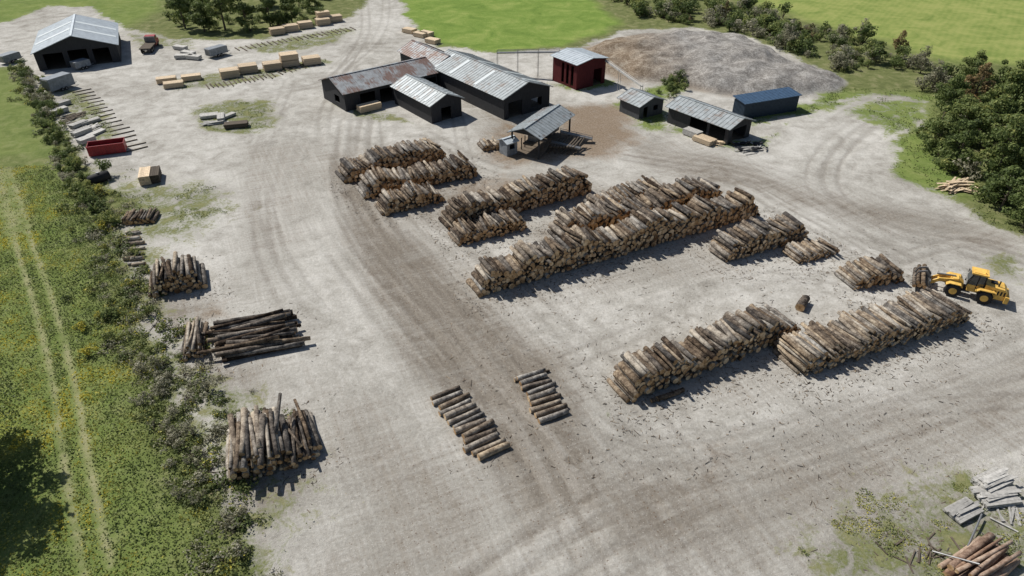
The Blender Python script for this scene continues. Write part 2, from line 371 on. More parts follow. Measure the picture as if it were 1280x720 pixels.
vbr=m.ramp(m.math('ADD',m.math('MULTIPLY',nf,.4),m.math('MULTIPLY',nq,.6)),[(.36,(.105,.17,.034)),(.5,(.165,.24,.052)),(.64,(.265,.31,.09))])
vc=m.mix(m.remap(lu,0,.8),vdark,vbr)
gd=m.remap(m.math('ADD',m.attr('gold'),m.math('MULTIPLY',m.math('SUBTRACT',m.math('ADD',m.math('MULTIPLY',nm_,.5),m.math('MULTIPLY',nf,.5)),.5),2.6)),.55,1.1)
vc=m.mix(m.math('MULTIPLY',gd,m.remap(m.attr('gold'),0,.3,0,.6)),vc,(.36,.35,.05))
wv=m.n('ShaderNodeTexWave',bands_direction='X'); m.l(m.rotz(o,math.radians(35)),wv.inputs['Vector']); wv.inputs['Scale'].default_value=.22; wv.inputs['Distortion'].default_value=4; wv.inputs['Detail Scale'].default_value=.3
vc=m.mix(m.math('MULTIPLY',m.attr('crop'),m.math('ADD',m.math('MULTIPLY',wv.outputs['Fac'],.15),m.remap(nq,.35,.65,.15,.65))),vc,(.31,.32,.11))
vc=m.mix(m.math('MULTIPLY',m.math('MULTIPLY',m.attr('mtr'),.75),m.remap(nm_,.35,.55,.3,1)),vc,(.34,.31,.19))
vm=m.remap(m.math('ADD',m.attr('veg'),m.math('MULTIPLY',m.math('SUBTRACT',m.math('ADD',m.math('MULTIPLY',nm_,.65),m.math('MULTIPLY',nf,.35)),.5),3.0)),.44,.80)
vm=m.math('MAXIMUM',vm,m.remap(m.attr('veg'),.88,.98))
vm=m.math('MULTIPLY',vm,m.remap(m.attr('chip'),.3,.7,1,0))
c=m.mix(vm,c,vc)
bh=m.math('ADD',m.math('MULTIPLY',nf,1.),m.math('MULTIPLY',nff,.5))
m.bsdf(c,.95,0,bh,.7,.12,.05)
me.materials.append(m.mat)

# ---------------------------------------------------------------- logs
def hp_noise(seed):
    r=random.Random(seed); a=[r.random() for _ in range(64)]
    def f(s):
        i=int(s); t=s-i; return a[i%64]*(1-t)+a[(i+1)%64]*t
    return f
PILES=[]
def log_pile(a,b,length=3.5,height=2.4,r=.21,axis=None,tone=.5,sl=(1.0,1.0),name='log_pile',end_tone=.5,messy=.03,lj=.14,mat=None):
    A=G(*a);B=G(*b);e=(B-A);L=e.length;e.normalize(); n=Vector((-e.y,e.x,0))
    if axis: n=(G(*axis[1])-G(*axis[0])).normalized()
    PILES.append((A,e,L,n,length))
    mb=MB(); hf=hp_noise(int(A.x*31+A.y*7)); k=0; dz=1.66*r
    while r+k*dz<=height*1.15:
        s=r+k*r*sl[0]; 
        if k%2: s+=r
        while s<L-k*r*sl[1]-r*.5:
            rr=r*R.choice([.6,.75,.9,1,1.05,1.2,1.4]); zc=r+k*dz; hh=height*(.66+.46*hf(s/1.7))
            if zc<hh:
                top=zc+dz*1.2>hh
                yj=messy*(2.6 if top else 1.2); nn=(n+e*R.gauss(0,yj)).normalized(); nn.z=R.gauss(0,yj*.6 if k else .005)
                Lh=length*R.uniform(.84,1.07)/2; c=A+e*(s+R.gauss(0,r*.2))+n*(length/2+R.gauss(0,lj*(2 if top else 1))); c.z=zc+R.gauss(0,r*.15)+(0 if k else abs(rr-r))
                t=min(.98,max(.02,R.gauss(tone,.28))); te=min(1,max(0,R.gauss(end_tone,.25)))
                p,q=c-nn*Lh,c+nn*Lh
                if R.random()<.5: mb.cyl(p,q,rr*1.07,rr*.88,9,0,1,t,te,3,.08,.07)
                else: mb.cyl(p,q,rr*.88,rr*1.07,9,0,1,t,te,3,.08,.07)
            s+=2*r*R.uniform(.92,1.14)
        k+=1
    return mb.obj(name,[mat or BARK,END],smooth=(0,))
log_pile((783,505),(1004,417),3.3,3.1,.25,tone=.48,end_tone=.65,sl=(1,1.6))
log_pile((1000,472),(1212,402),4.2,2.3,.19,tone=.72,sl=(.6,1),end_tone=.65)
log_pile((1066,364),(1131,352),3.5,2.0,.21,tone=.56,end_tone=.6)
log_pile((905,330),(1012,298),3.4,2.7,.22,tone=.48,end_tone=.65)
log_pile((997,331),(1050,317),3.2,1.0,.17,tone=.75)
log_pile((598,372),(950,270),3.3,3.4,.25,tone=.45,end_tone=.65)
log_pile((700,306),(905,251),3.6,2.9,.23,tone=.48,end_tone=.65)
log_pile((745,272),(838,249),3.6,2.1,.2,tone=.55)
log_pile((562,290),(743,241),3.5,3.2,.24,tone=.38,end_tone=.6)
log_pile((572,308),(663,286),3.4,1.9,.2,tone=.38,end_tone=.6)
log_pile((432,231),(562,199),4.4,2.8,.24,tone=.40,end_tone=.6)
log_pile((455,251),(600,220),4.0,2.8,.24,tone=.40,end_tone=.6)
log_pile((478,271),(556,252),3.5,2.2,.21,tone=.42,end_tone=.6)
log_pile((186,375),(262,359),4.4,2.6,.21,tone=.48,end_tone=.6)
log_pile((226,453),(262,446),5.2,1.5,.17,tone=.75)
log_pile((262,412),(280,455),7.5,1.5,.2,axis=((262,440),(345,424)),tone=.28,messy=.05,lj=.4)
log_pile((284,606),(358,588),5.6,2.6,.19,tone=.66,messy=.028,lj=.3,sl=(.7,.2))
log_pile((354,588),(406,570),5.0,2.1,.2,tone=.38,axis=((360,570),(345,510)),messy=.04,lj=.35,sl=(.2,1))
log_pile((1163,714),(1222,750),5.4,1.1,.2,axis=((1180,715),(1245,668)),tone=.5,end_tone=.6,mat=POLE)
log_pile((150,283),(196,279),2.6,1.0,.18,tone=.45)
log_pile((604,190),(628,186),3.0,1.1,.2,tone=.75)
def log_row(c0,c1,a,b,n,length,r,name='saw_log_row',tone=.65):
    C0,C1=G(*c0),G(*c1); ax=(G(*b)-G(*a)).normalized(); mb=MB()
    for i in range(n):
        c=C0.lerp(C1,i/max(1,n-1))+ax*R.gauss(0,.15); rr=r*R.uniform(.8,1.2); c.z=rr; nn=(ax+Vector((R.gauss(0,.03),R.gauss(0,.03),0))).normalized(); h=length/2*R.uniform(.9,1.05)
        mb.cyl(c-nn*h,c+nn*h,rr*1.06,rr*.94,12,0,1,R.gauss(tone,.15),R.gauss(.6,.15),4,.05,.04)
    return mb.obj(name,[BARK,END],smooth=(0,))
log_row((557,493),(616,567),(597,575),(635,557),13,3.2,.24,tone=.68)
log_row((664,470),(690,523),(672,531),(708,518),9,3.0,.24,tone=.74)
log_row((664,468),(668,470),(640,478),(688,463),2,3.6,.15)
log_row((828,499),(838,495),(813,503),(852,489),2,3.0,.2)
log_row((1003,382),(1003,382),(996,388),(1006,372),1,2.1,.42,tone=.3,name='single_log')
for i in range(7): 
    p=(167+R.uniform(-3,3),292+i*6.5); log_row(p,(p[0]+3,p[1]+1),(160,300),(176,298),2,1.5,.2,tone=.8,name='short_log_stack')
mb=MB(); p=G(350,562); mb.cyl(p+Vector((0,0,1.9)),p+Vector((-.2,3.2,3.4)),.2,.14,9,0,1,.5,.5,3,.05,.05); mb.obj('leaning_log',[BARK,END],smooth=(0,))
mb=MB()
def chipq(c,mn=0):
    a=R.uniform(0,6.28); l=abs(R.gauss(.07,.08))+.03; w=R.uniform(.03,.08)
    dx,dy=math.cos(a)*l,math.sin(a)*l; z=R.uniform(.01,.03); z2=z+R.uniform(0,.03); px_,py_=-math.sin(a)*w,math.cos(a)*w
    mb.add([(c.x-dx,c.y-dy,z),(c.x+dx,c.y+dy,z2),(c.x+dx+px_,c.y+dy+py_,z2+.02),(c.x-dx+px_,c.y-dy+py_,z)],[(0,1,2,3)],0,R.uniform(.1,.8))
for (A,e,L,n,ln) in PILES:
    for _ in range(int(L*34)):
        s=R.uniform(-2.5,L+2.5); q=R.choice([R.gauss(-1.5,1.3),R.uniform(-3,ln+3)]); chipq(A+e*s+n*q)
for _ in range(1800): chipq(G(R.uniform(560,1200),R.uniform(260,600)))
for _ in range(500): chipq(G(R.gauss(1140,60),R.gauss(660,30)))
mb.obj('bark_debris',[BARK])

# ---------------------------------------------------------------- buildings
def wall(mb,p0,p1,h,op=(),th=.16,m=0,z0=0):
    p0=Vector(p0);p1=Vector(p1);d=(p1-p0);L=d.length;d.normalize(); a=math.atan2(d.y,d.x)
    def pc(s0,s1,a0,a1):
        if s1-s0<.01 or a1-a0<.01: return
        c=p0+d*((s0+s1)/2); mb.box((c.x,c.y,(a0+a1)/2),(s1-s0,th,a1-a0),m,R.uniform(.35,.65),a)
    s=0
    for (s0,s1,b0,b1) in sorted(op):
        pc(s,s0,z0,h); pc(s0,s1,z0,b0); pc(s0,s1,b1,h); s=s1
    pc(s,L,z0,h)
def building(name,O,ang,L,W,hw,hr,kind='x',roof=ROOF,wallm=DARKW,front=(),back=(),left=(),right=(),oh=.45,sky=(),skip=(),post=False):
    E=empty(name,O,math.radians(ang))
    w=MB(); t=.16
    if post:
        k=max(2,int(L/3.5)+1)
        for i in range(k):
            for y in(t,W-t):
                w.box((t+(L-2*t)*i/(k-1),y,hw/2),(.22,.22,hw),0,.5)
        for y in(t,W-t): w.box((L/2,y,hw+.1),(L,.16,.24),0,.5)
    if 'front' not in skip: wall(w,(0,t/2,0),(L,t/2,0),hw,front)
    if 'back' not in skip: wall(w,(0,W-t/2,0),(L,W-t/2,0),hw,back)
    if 'left' not in skip: wall(w,(t/2,t,0),(t/2,W-t,0),hw,left)
    if 'right' not in skip: wall(w,(L-t/2,t,0),(L-t/2,W-t,0),hw,right)
    if kind=='x':
        for x0,x1 in((0,t),(L-t,L)):
            w.add([(x0,0,hw),(x0,W,hw),(x0,W/2,hr),(x1,0,hw),(x1,W,hw),(x1,W/2,hr)],[(0,2,1),(3,4,5),(0,1,4,3),(1,2,5,4),(2,0,3,5)],0,.5)
    elif kind=='y':
        for y0,y1 in((0,t),(W-t,W)):
            w.add([(0,y0,hw),(L,y0,hw),(L/2,y0,hr),(0,y1,hw),(L,y1,hw),(L/2,y1,hr)],[(0,1,2),(3,5,4),(0,3,4,1),(1,4,5,2),(2,5,3,0)],0,.5)
    w.box((L/2,W/2,.03),(L-.4,W-.4,.06),1,.5)
    o=w.obj('walls',[wallm,INTER]); o.parent=E
    rf=MB()
    def slab(a,b,c,d):
        P=[Vector(q) for q in(a,b,c,d)]; nrm=(P[1]-P[0]).cross(P[3]-P[0]).normalized()
        if nrm.z<0: nrm=-nrm
        rf.hexa([q+nrm*.02 for q in P]+[q+nrm*.10 for q in P],0,.5)
        n=max(2,int((P[1]-P[0]).length/.75))
        for i in range(n+1):
            f=i/n*.994+.003; p,q=P[0].lerp(P[1],f)+nrm*.125,P[3].lerp(P[2],f)+nrm*.125
            rf.beam(p,q,.07,.045,0,.5)
        for f0,f1,g0,g1 in sky:
            q=[P[0].lerp(P[1],f0).lerp(P[3].lerp(P[2],f0),g0),P[0].lerp(P[1],f1).lerp(P[3].lerp(P[2],f1),g0),P[0].lerp(P[1],f1).lerp(P[3].lerp(P[2],f1),g1),P[0].lerp(P[1],f0).lerp(P[3].lerp(P[2],f0),g1)]
            rf.hexa([v+nrm*.105 for v in q]+[v+nrm*.155 for v in q],1,.5)
    if kind=='x':
        sl=(hr-hw)/(W/2); z=hw-oh*sl
        slab((-oh,-oh,z),(L+oh,-oh,z),(L+oh,W/2,hr),(-oh,W/2,hr)); slab((L+oh,W+oh,z),(-oh,W+oh,z),(-oh,W/2,hr),(L+oh,W/2,hr))
        rf.box((L/2,W/2,hr+.13),(L+2*oh,.4,.07),0,.8)
    elif kind=='y':
        sl=(hr-hw)/(L/2); z=hw-oh*sl
        slab((-oh,W+oh,z),(-oh,-oh,z),(L/2,-oh,hr),(L/2,W+oh,hr)); slab((L+oh,-oh,z),(L+oh,W+oh,z),(L/2,W+oh,hr),(L/2,-oh,hr))
        rf.box((L/2,W/2,hr+.13),(.4,W+2*oh,.07),0,.8)
    o=rf.obj('roof',[roof,SKYL]); o.parent=E
    return E
def dirang(a,b): d=G(*b)-G(*a); return math.degrees(math.atan2(d.y,d.x)),d.length
a,l=dirang((50,89),(152,77))
building('equipment_shed',G(50,89),a,l,19,3.6,6.2,'y',ROOFW,DARKW,front=((1.5,5,0,3.2),(6,9.5,0,3.4),(10.5,13.6,0,3.2)),sky=((.3,.36,.05,.95),(.62,.68,.05,.95)))
A=G(433,140)
building('sawmill_wing',A,38,19.3,9,3.4,5.0,'x',ROOFR,DARKW,front=((3,6,0,2.6),(7,9.5,0,2.6),(16,19,0,2.6)),left=((2,4,.9,2.2),))
building('sawmill_gable_building',G(540,155),38,6.2,12.5,3.3,4.6,'y',ROOF,DARKW,front=((2,4,0,2.3),),sky=tuple((i*.12+.08,i*.12+.12,.15,.85) for i in range(7)))
Bm=G(630,150)
building('sawmill_main_building',Bm,38,10.3,24,3.8,5.6,'y',ROOF,DARKW,front=((1,4,0,2.8),(6,8.5,.9,2.4)),right=((3,7,0,3),(9,14,0,3)),sky=((.1,.13,.1,.9),(.3,.33,.1,.9),(.62,.65,.1,.9)))
building('sawmill_rear_building',Vector((-14.8,131.2,0)),38,6.5,13,3.9,5.3,'y',ROOFR,DARKW)
C=building('log_infeed_shed',Vector((-.2,99.6,0)),-30,5.0,11,3.6,4.6,'y',ROOF,DARKW,post=True,skip=('front','left','right','back'))
mb=MB()
for i in range(7): mb.box((.8+i*.01,2+i*1.1,1.0),(.12,.12,2.0),0)
mb.box((2.4,5,1.6),(1.6,8,.25),0,.6); mb.box((2.5,3,2.1),(1.4,1.6,.9),1,.5); mb.box((3.5,7.5,2.3),(1.0,2.4,1.3),1,.4)
for i in range(5): mb.beam((5.2+i*.9,2.8+i*.35,.15),(5.2+i*.9,6.8+i*.35,1.5),.15,.2,0,.3)
mb.beam((2,4,1.5),(9.5,5.2,.9),.7,.25,1,.3); mb.beam((4.6,1,0),(4.6,4.5,1.7),.6,.12,0,.6)
mb.box((1.2,9.3,1.5),(2.0,2.6,3.0),0,.5)
for i in range(8): mb.cyl((5.4+i*.45,3.2+i*.2,1.0),(5.2+i*.45,6.6+i*.2,1.25),.17,.15,8,0,0,.8)
o=mb.obj('infeed_deck',[TRUNK,STEEL]); o.parent=C
building('control_hut',G(634,196),38,2.0,2.0,2.1,2.5,'x',ROOFW,GREYP,front=((.5,1.5,1,1.8),),oh=.2)
building('red_chip_barn',G(720,113),36,7.3,7.2,4.9,5.5,'y',ROOFW,REDW,left=((.8,1.6,.5,4.3),(2.2,3.0,.5,4.3),(3.6,4.4,.5,4.3)),front=((4.3,6.4,0,3.2),))
building('small_grey_shed',G(798,150),34,5.6,5.0,2.5,3.5,'y',ROOF,GREYW,front=((1,2,0,2),(3.3,4.4,1,1.9)))
building('open_storage_shed',G(908,182),38,5.8,12.5,2.9,3.9,'y',ROOF,DARKW,left=((.5,3.6,0,2.5),(4.1,7.6,0,2.5)),front=((1,4.6,0,2.4),))
E=empty('storage_container',G(928,150),math.radians(22)); mb=MB(); L_,W_,H_=11.6,3.0,2.7
mb.box((L_/2,W_/2,H_/2+.12),(L_,W_,H_),0)
for i in range(40):
    x=.2+i*(L_-.4)/39
    mb.box((x,-.03,H_/2+.1),(.12,.06,H_-.3),0,.6)
for y in range(9): mb.box((-.03,.2+y*.32,H_/2+.1),(.06,.1,H_-.3),0,.6)
mb.box((L_/2,W_/2,.07),(L_+.1,W_+.1,.14),0,.4)
o=mb.obj('body',[BLUEP]); o.parent=E
mb=MB(); mb.hexa([(-.3,-.3,2.86),(L_+.3,-.3,2.86),(L_+.3,W_+.3,3.2),(-.3,W_+.3,3.2),(-.3,-.3,2.96),(L_+.3,-.3,2.96),(L_+.3,W_+.3,3.3),(-.3,W_+.3,3.3)],0)
for i in range(16): mb.beam((i*.78,-.28,2.99),(i*.78,W_+.28,3.33),.07,.05,0)
o=mb.obj('roof',[BLUER]); o.parent=E
def conveyor(name,a,b,w=.7,rail=.5,mat=STEEL,sp=3):
    mb=MB(); a=Vector(a);b=Vector(b); d=(b-a); L=d.length; n=Vector((-d.y,d.x,0)).normalized()
    mb.beam(a,b,w,.2,0,.8)
    for s in(-1,1): mb.beam(a+n*s*w/2+Vector((0,0,rail)),b+n*s*w/2+Vector((0,0,rail)),.06,.06,0,.7)
    k=int(L/sp)+1
    for i in range(k+1):
        p=a.lerp(b,i/k)
        for s in(-1,1):
            q=p+n*s*w/2; mb.beam((q.x,q.y,0),(q.x,q.y,q.z+rail),.07,.07,0,.4)
    return mb.obj(name,[mat])
conveyor('sawdust_conveyor',G(622,92)+Vector((0,0,4.2)),G(698,98)+Vector((0,0,5.2)),sp=6)
conveyor('chip_conveyor',G(748,100)+Vector((0,0,4.6)),G(800,128)+Vector((0,0,3.0)),.5,.3,WHITEL,sp=8)
conveyor('bark_conveyor',G(700,176)+Vector((0,0,1.6)),G(740,178)+Vector((0,0,.6)),.9,.3)

# ---------------------------------------------------------------- lumber
def lumber_stack(px,ang,L=3.6,W=1.3,H=1.3,mats=(LUMBER,LUMBER),name='lumber_stack',n=1,tone=.5):
    p=G(*px); E=MB(); 
    for q in range(n):
        z=.15+q*(H+.12)
        for s in(-.35,0,.35): E.box((s*L,0,z-.07),(.12,W,.13),1,.3)
        ly=max(2,int(H/.13)); nb=max(3,int(W/.22))
        for i in range(ly):
            for j in range(nb):
                E.box((R.gauss(0,.03),(j+.5)/nb*W-W/2,z+(i+.5)*H/ly),(L*R.uniform(.96,1.01),W/nb-.015,H/ly-.02),0,min(1,max(0,R.gauss(tone,.16))))
    M=Matrix.Translation(p)@Matrix.Rotation(math.radians(ang),4,'Z')
    return E.obj(name,list(mats),M=M)
def loose_boards(px,ang,n,L,spread,mat,h=.7,tone=.6,bw=.22,name='loose_board_pile',aj=10):
    p=G(*px); b=MB()
    for i in range(n):
        f=i/n; z=.06+f*h; sx,sy=R.gauss(0,spread*(1-.6*f)),R.gauss(0,spread*(1-.6*f)); a=math.radians(ang+R.gauss(0,aj)); l=L*R.uniform(.7,1.05)/2
        d=Vector((math.cos(a),math.sin(a),R.gauss(0,.03))); c=p+Vector((sx,sy,z)); b.beam(c-d*l,c+d*l,bw*R.uniform(.7,1.3),.06,0,min(1,max(0,R.gauss(tone,.2))))
    return b.obj(name,[mat])
for px,a in(((347,43),30),((364,39),28),((382,35),28),((404,31),28),((419,27),28)): lumber_stack(px,a,3.4,2.2,1.4,tone=R.uniform(.2,.55),n=1)
lumber_stack((405,28),28,3.2,2,1.2,n=2,tone=.6)
for px,n in(((288,96),1),((311,90),1),((341,87),1),((363,82),2),((390,80),1)): lumber_stack(px,25,3.6,2.6,1.4 if n==1 else 1.15,n=n,tone=R.uniform(.2,.6))
for px in((209,103),(218,109),(240,100)): lumber_stack(px,22,3.6,1.8,.9,tone=.5)
for px in((512,41),(526,46),(541,54),(533,45)): lumber_stack(px,-35,3.2,2,.9,tone=.7)
lumber_stack((184,226),110,3.6,1.5,1.3,n=1,tone=.75); lumber_stack((196,224),110,3.4,1.3,1.2,mats=(TRUNK,TRUNK),tone=.2)
for px,a,w,q in(((262,147),20,1.6,.5),((277,150),110,1.2,.7),((285,147),60,1.0,.4)): lumber_stack(px,a,3.0,w,q,mats=(WHITEL,TRUNK),name='board_stack',tone=.55)
loose_boards((268,155),20,22,3.4,.5,WHITEL,.4,.8)
lumber_stack((296,159),15,3.8,1.6,.7,mats=(TRUNK,TRUNK),name='board_stack',tone=.5)
for px,a in(((99,158),65),((113,154),55),((103,168),62),((121,168),70),((109,178),58),((80,132),60),((75,142),60)): lumber_stack(px,a,R.uniform(2.2,3.4),R.uniform(1.0,1.6),R.uniform(.3,.9),mats=(WHITEL,TRUNK),name='board_stack',tone=R.uniform(.3,.95))
loose_boards((110,163),60,30,3.2,1.3,WHITEL,.3,.7); loose_boards((90,148),60,20,2.6,1.2,TRUNK,.3,.8)
for px,a in(((226,62),-20),((236,69),-25),((243,74),-15),((231,73),5)): lumber_stack(px,a,R.uniform(2.6,4),1.4,.7,mats=(WHITEL,TRUNK),name='board_stack',tone=.8)
lumber_stack((462,138),38,4.2,1.6,1.1,tone=.6); lumber_stack((880,178),-50,3.5,2,.7,tone=.4); lumber_stack((865,170),-50,3,1.6,.9,mats=(WHITEL,TRUNK),name='board_stack')
loose_boards((893,180),-30,16,2.6,.5,LUMBER,.5,.6); loose_boards((935,188),10,20,2.6,1.0,WHITEL,.4,.3)
loose_boards((1192,236),25,46,4.2,.8,LUMBER,1.0,.62,.28,aj=14); loose_boards((1206,240),-35,14,3.4,.6,LUMBER,.5,.5,.2)
lumber_stack((1243,622),8,3.1,1.9,.3,mats=(WHITEL,TRUNK),name='board_stack',tone=.45); lumber_stack((1237,606),24,2.8,1.6,.55,mats=(WHITEL,TRUNK),name='board_stack',tone=.5); lumber_stack((1202,641),25,2.6,1.5,.25,mats=(WHITEL,TRUNK),name='board_stack',tone=.2)
def moved(o,dz): o.location.z+=dz
moved(loose_boards((1238,606),24,10,2.9,.35,WHITEL,.12,.5,.24,aj=3),.7); moved(loose_boards((1246,621),8,8,3.2,.35,WHITEL,.1,.45,.26,aj=3),.43)
moved(loose_boards((1203,640),25,8,2.7,.35,WHITEL,.1,.25,.24,aj=4),.38); loose_boards((1258,636),10,16,1.8,1.0,WHITEL,.12,.3,.16,aj=40)
loose_boards((1150,690),10,14,1.4,1.6,TRUNK,.06,.8,.12,aj=60,name='wood_scraps')
def bunks(a,b,n,L,name='timber_bunks',w=.2):
    A,B=G(*a),G(*b); e=(B-A).normalized(); nn=Vector((-e.y,e.x,0)); mb=MB()
    for i in range(n):
        c=A.lerp(B,i/(n-1)); c.z=w/2; mb.beam(c+nn*R.gauss(0,.3),c+nn*L*R.uniform(.8,1.05)+e*R.gauss(0,.1),w,w,0,R.uniform(.1,.9))
    mb.obj(name,[TRUNK])
bunks((262,112),(345,97),16,3.2); bunks((300,64),(445,38),24,3.4); bunks((352,93),(400,82),9,3.6)
bunks((92,116),(160,190),18,3.2,w=.16)
mb=MB(); mb.cyl(G(1186,738)+Vector((0,0,.15)),G(1224,648)+Vector((0,0,.5)),.09,.07,10,0,0,.7,.7); mb.cyl(G(1165,690)+Vector((0,0,.1)),G(1215,720)+Vector((0,0,1.4)),.07,.07,10,0,0,.5,.5); mb.obj('steel_pole',[STEEL])

# ---------------------------------------------------------------- vehicles
def wheel(mb,c,r,w,tm=1,hm=0,ax=(0,1,0)):
    mb.lathe(c,ax,[(r*.55,-w/2),(r*.88,-w/2),(r,-w*.33),(r,w*.33),(r*.88,w/2),(r*.55,w/2)],24,tm,.5)
    for i in range(16):
        an=i*6.28318/16; q=Vector(c)+Vector((math.cos(an),0,math.sin(an)))*r
        mb.box((q.x,q.y,q.z),(.07 if r>.5 else .02,w*.85,.05 if r>.5 else .01),tm,.4)
    mb.lathe(c,ax,[(r*.2,-w*.54),(r*.5,-w*.52),(r*.52,-w*.3),(r*.52,w*.3),(r*.5,w*.52),(r*.2,w*.54)],16,hm,.5)
hd=math.radians(152)
E=empty('wheel_loader',G(1206,368),hd)
b=MB()
b.extr([(-3.4,.75),(-3.45,1.7),(-3.1,2.05),(-1.3,2.2),(-1.25,1.0),(-1.6,.75)],-.85,.85,0,.5)
b.extr([(-3.75,.6),(-3.75,1.35),(-3.35,1.4),(-3.35,.6)],-1.1,1.1,0,.45)
b.box((-2.3,0,.75),(2.6,.9,.5),1,.5)
for i in range(5): b.box((-3.2+i*.3,.862,1.55),(.16,.02,.5),1,.5); b.box((-3.2+i*.3,-.862,1.55),(.16,.02,.5),1,.5)
for s in(-1,1):
    b.extr([(-2.45,1.62),(-2.2,1.72),(-.9,1.72),(-.55,1.4),(-.55,1.33),(-.95,1.62)],s*.88,s*1.32,0,.45)
    b.extr([(.65,1.35),(.9,1.66),(2.0,1.66),(2.3,1.4),(2.3,1.34),(2.0,1.58),(.9,1.58)],s*.72,s*1.30,0,.45)
b.box((-.55,0,1.15),(1.5,1.3,.55),0,.5)
b.box((.3,0,.85),(.9,.6,.5),1,.5)
b.extr([(.6,.6),(.6,1.5),(1.2,1.95),(1.75,1.9),(1.95,1.2),(1.95,.6)],-.42,.42,0,.5)
b.cyl((-2.5,.35,2.1),(-2.5,.35,2.75),.08,.07,10,1,1); b.box((-2.1,-.2,2.2),(.6,.6,.12),1,.5)
for s in(-1,1):
    b.beam((1.2,s*.45,1.75),(3.0,s*.45,1.35),.16,.42,0,.5); b.beam((2.9,s*.45,1.38),(3.7,s*.45,.75),.15,.36,0,.5)
    b.beam((1.4,s*.3,1.0),(2.7,s*.42,1.25),.12,.12,2,.9)
b.beam((1.5,0,2.0),(3.3,0,1.8),.16,.16,2,.7); b.beam((3.0,-.55,1.2),(3.0,.55,1.2),.16,.16,0,.5)
o=b.obj('body',[YEL,BLACK,STEEL],bevel=.04); o.parent=E
b=MB(); b.extr([(-1.2,1.4),(-1.15,3.05),(.15,3.05),(.45,2.2),(.4,1.4)],-.68,.68,0,.5); o=b.obj('cab_glass',[GLASS]); o.parent=E
b=MB(); b.box((-.48,0,3.12),(1.6,1.5,.16),0,.6); b.box((-.48,0,3.22),(1.2,1.1,.06),0,.7)
for x0,x1 in((-1.18,-1.13),(.42,.14)):
    for s in(-1,1): b.beam((x0,s*.69,1.4),(x1,s*.69,3.05),.1,.1,1,.5)
for s in(-1,1): b.beam((-.5,s*.69,1.4),(-.5,s*.69,3.05),.09,.09,1,.5); b.box((-.4,s*.69,1.55),(1.6,.08,.4),0,.5)
b.cyl((-.9,.4,3.2),(-.9,.4,3.42),.08,.06,8,0,0)
for s in(-1,1): b.beam((.2,s*.7,2.5),(.35,s*1.15,2.6),.04,.04,1); b.box((.36,s*1.18,2.45),(.05,.22,.35),1)
o=b.obj('cab_frame',[YEL,BLACK]); o.parent=E
b=MB()
for x in(-1.55,1.45):
    for s in(-1,1): wheel(b,(x,s*1.03,.78),.78,.56,1,0)
o=b.obj('wheels',[YEL,BLACK]); o.parent=E
b=MB()
b.box((3.8,0,.8),(.16,2.3,.9),0,.5)
for y in(-.8,-.3,.3,.8): b.extr([(3.8,.3),(3.8,.5),(5.4,.42),(5.45,.34)],y-.08,y+.08,0,.5)
for y in(-.45,.45): b.beam((3.8,y,1.3),(4.4,y,2.0),.14,.2,0); b.beam((4.4,y,2.0),(5.1,y,1.7),.12,.18,0); b.beam((5.1,y,1.7),(5.3,y,1.1),.1,.14,0)
o=b.obj('log_fork',[STEEL]); o.parent=E
b=MB()
for x,z,r in((4.15,.75,.26),(4.7,.72,.27),(5.2,.68,.22),(4.45,1.2,.25),(4.95,1.15,.2)): b.cyl((x,-2.0+R.uniform(-.2,.2),z),(x,1.9+R.uniform(-.2,.2),z),r,r*.9,10,0,1,R.uniform(.3,.6),.6,3,.05,.04)
o=b.obj('carried_logs',[BARK,END],smooth=(0,)); o.parent=E
def trailer(px,ang,paint,L=4.6,W=2.1,H=1.9,name='cargo_trailer'):
    E=empty(name,G(*px),math.radians(ang)); b=MB()
    b.extr([(-L/2,.5),(-L/2,.5+H),(L/2-.25,.5+H),(L/2,.35+H),(L/2,.5)],-W/2,W/2,0,.5)
    b.beam((L/2,-.5,.5),(L/2+1.1,0,.5),.1,.1,1); b.beam((L/2,.5,.5),(L/2+1.1,0,.5),.1,.1,1)
    b.box((-L/2-.02,0,.5+H/2),(.05,W*.8,H*.85),1,.5)
    o=b.obj('body',[paint,STEEL],bevel=.04); o.parent=E
    b=MB()
    for x in(-.4,.4):
        for s in(-1,1): wheel(b,(x,s*(W/2+.1),.34),.34,.22,1,0)
    o=b.obj('wheels',[STEEL,BLACK]); o.parent=E
def flatbed(px,ang,paint,name='flatbed_truck'):
    E=empty(name,G(*px),math.radians(ang)); b=MB()
    b.extr([(1.6,.6),(1.6,2.5),(2.9,2.55),(3.3,1.7),(4.1,1.55),(4.2,.6)],-1.1,1.1,0,.5)
    b.extr([(2.0,1.75),(2.0,2.35),(2.88,2.38),(3.18,1.75)],-1.13,1.13,1,.5)
    b.box((-1.1,0,1.15),(5.2,2.4,.18),2,.5); b.box((-.5,0,.85),(6,.8,.3),3,.5); b.box((1.45,0,1.8),(.1,2.3,1.2),3,.5)
    o=b.obj('body',[paint,GLASS,TRUNK,STEEL],bevel=.04); o.parent=E
    b=MB()
    for x in(-2.6,-1.5,3.1):
        for s in(-1,1): wheel(b,(x,s*1.0,.5),.5,.32,1,0)
    o=b.obj('wheels',[STEEL,BLACK]); o.parent=E
flatbed((188,62),100,REDP)
trailer((272,70),55,GREYP,4.4,1.9,1.5); trailer((76,112),65,GREYP,5,2.3,2.2); trailer((14,78),70,GREYP,4,2,1.4); trailer((103,86),60,GREYP,3.2,1.8,1.3)
a,l=dirang((112,196),(158,190)); E=empty('red_dumpster',G(112,197),math.radians(a)); b=MB(); L_,W_,H_=l,2.2,1.4; t=.08
b.box((L_/2,W_/2,.2),(L_,W_,.12),0)
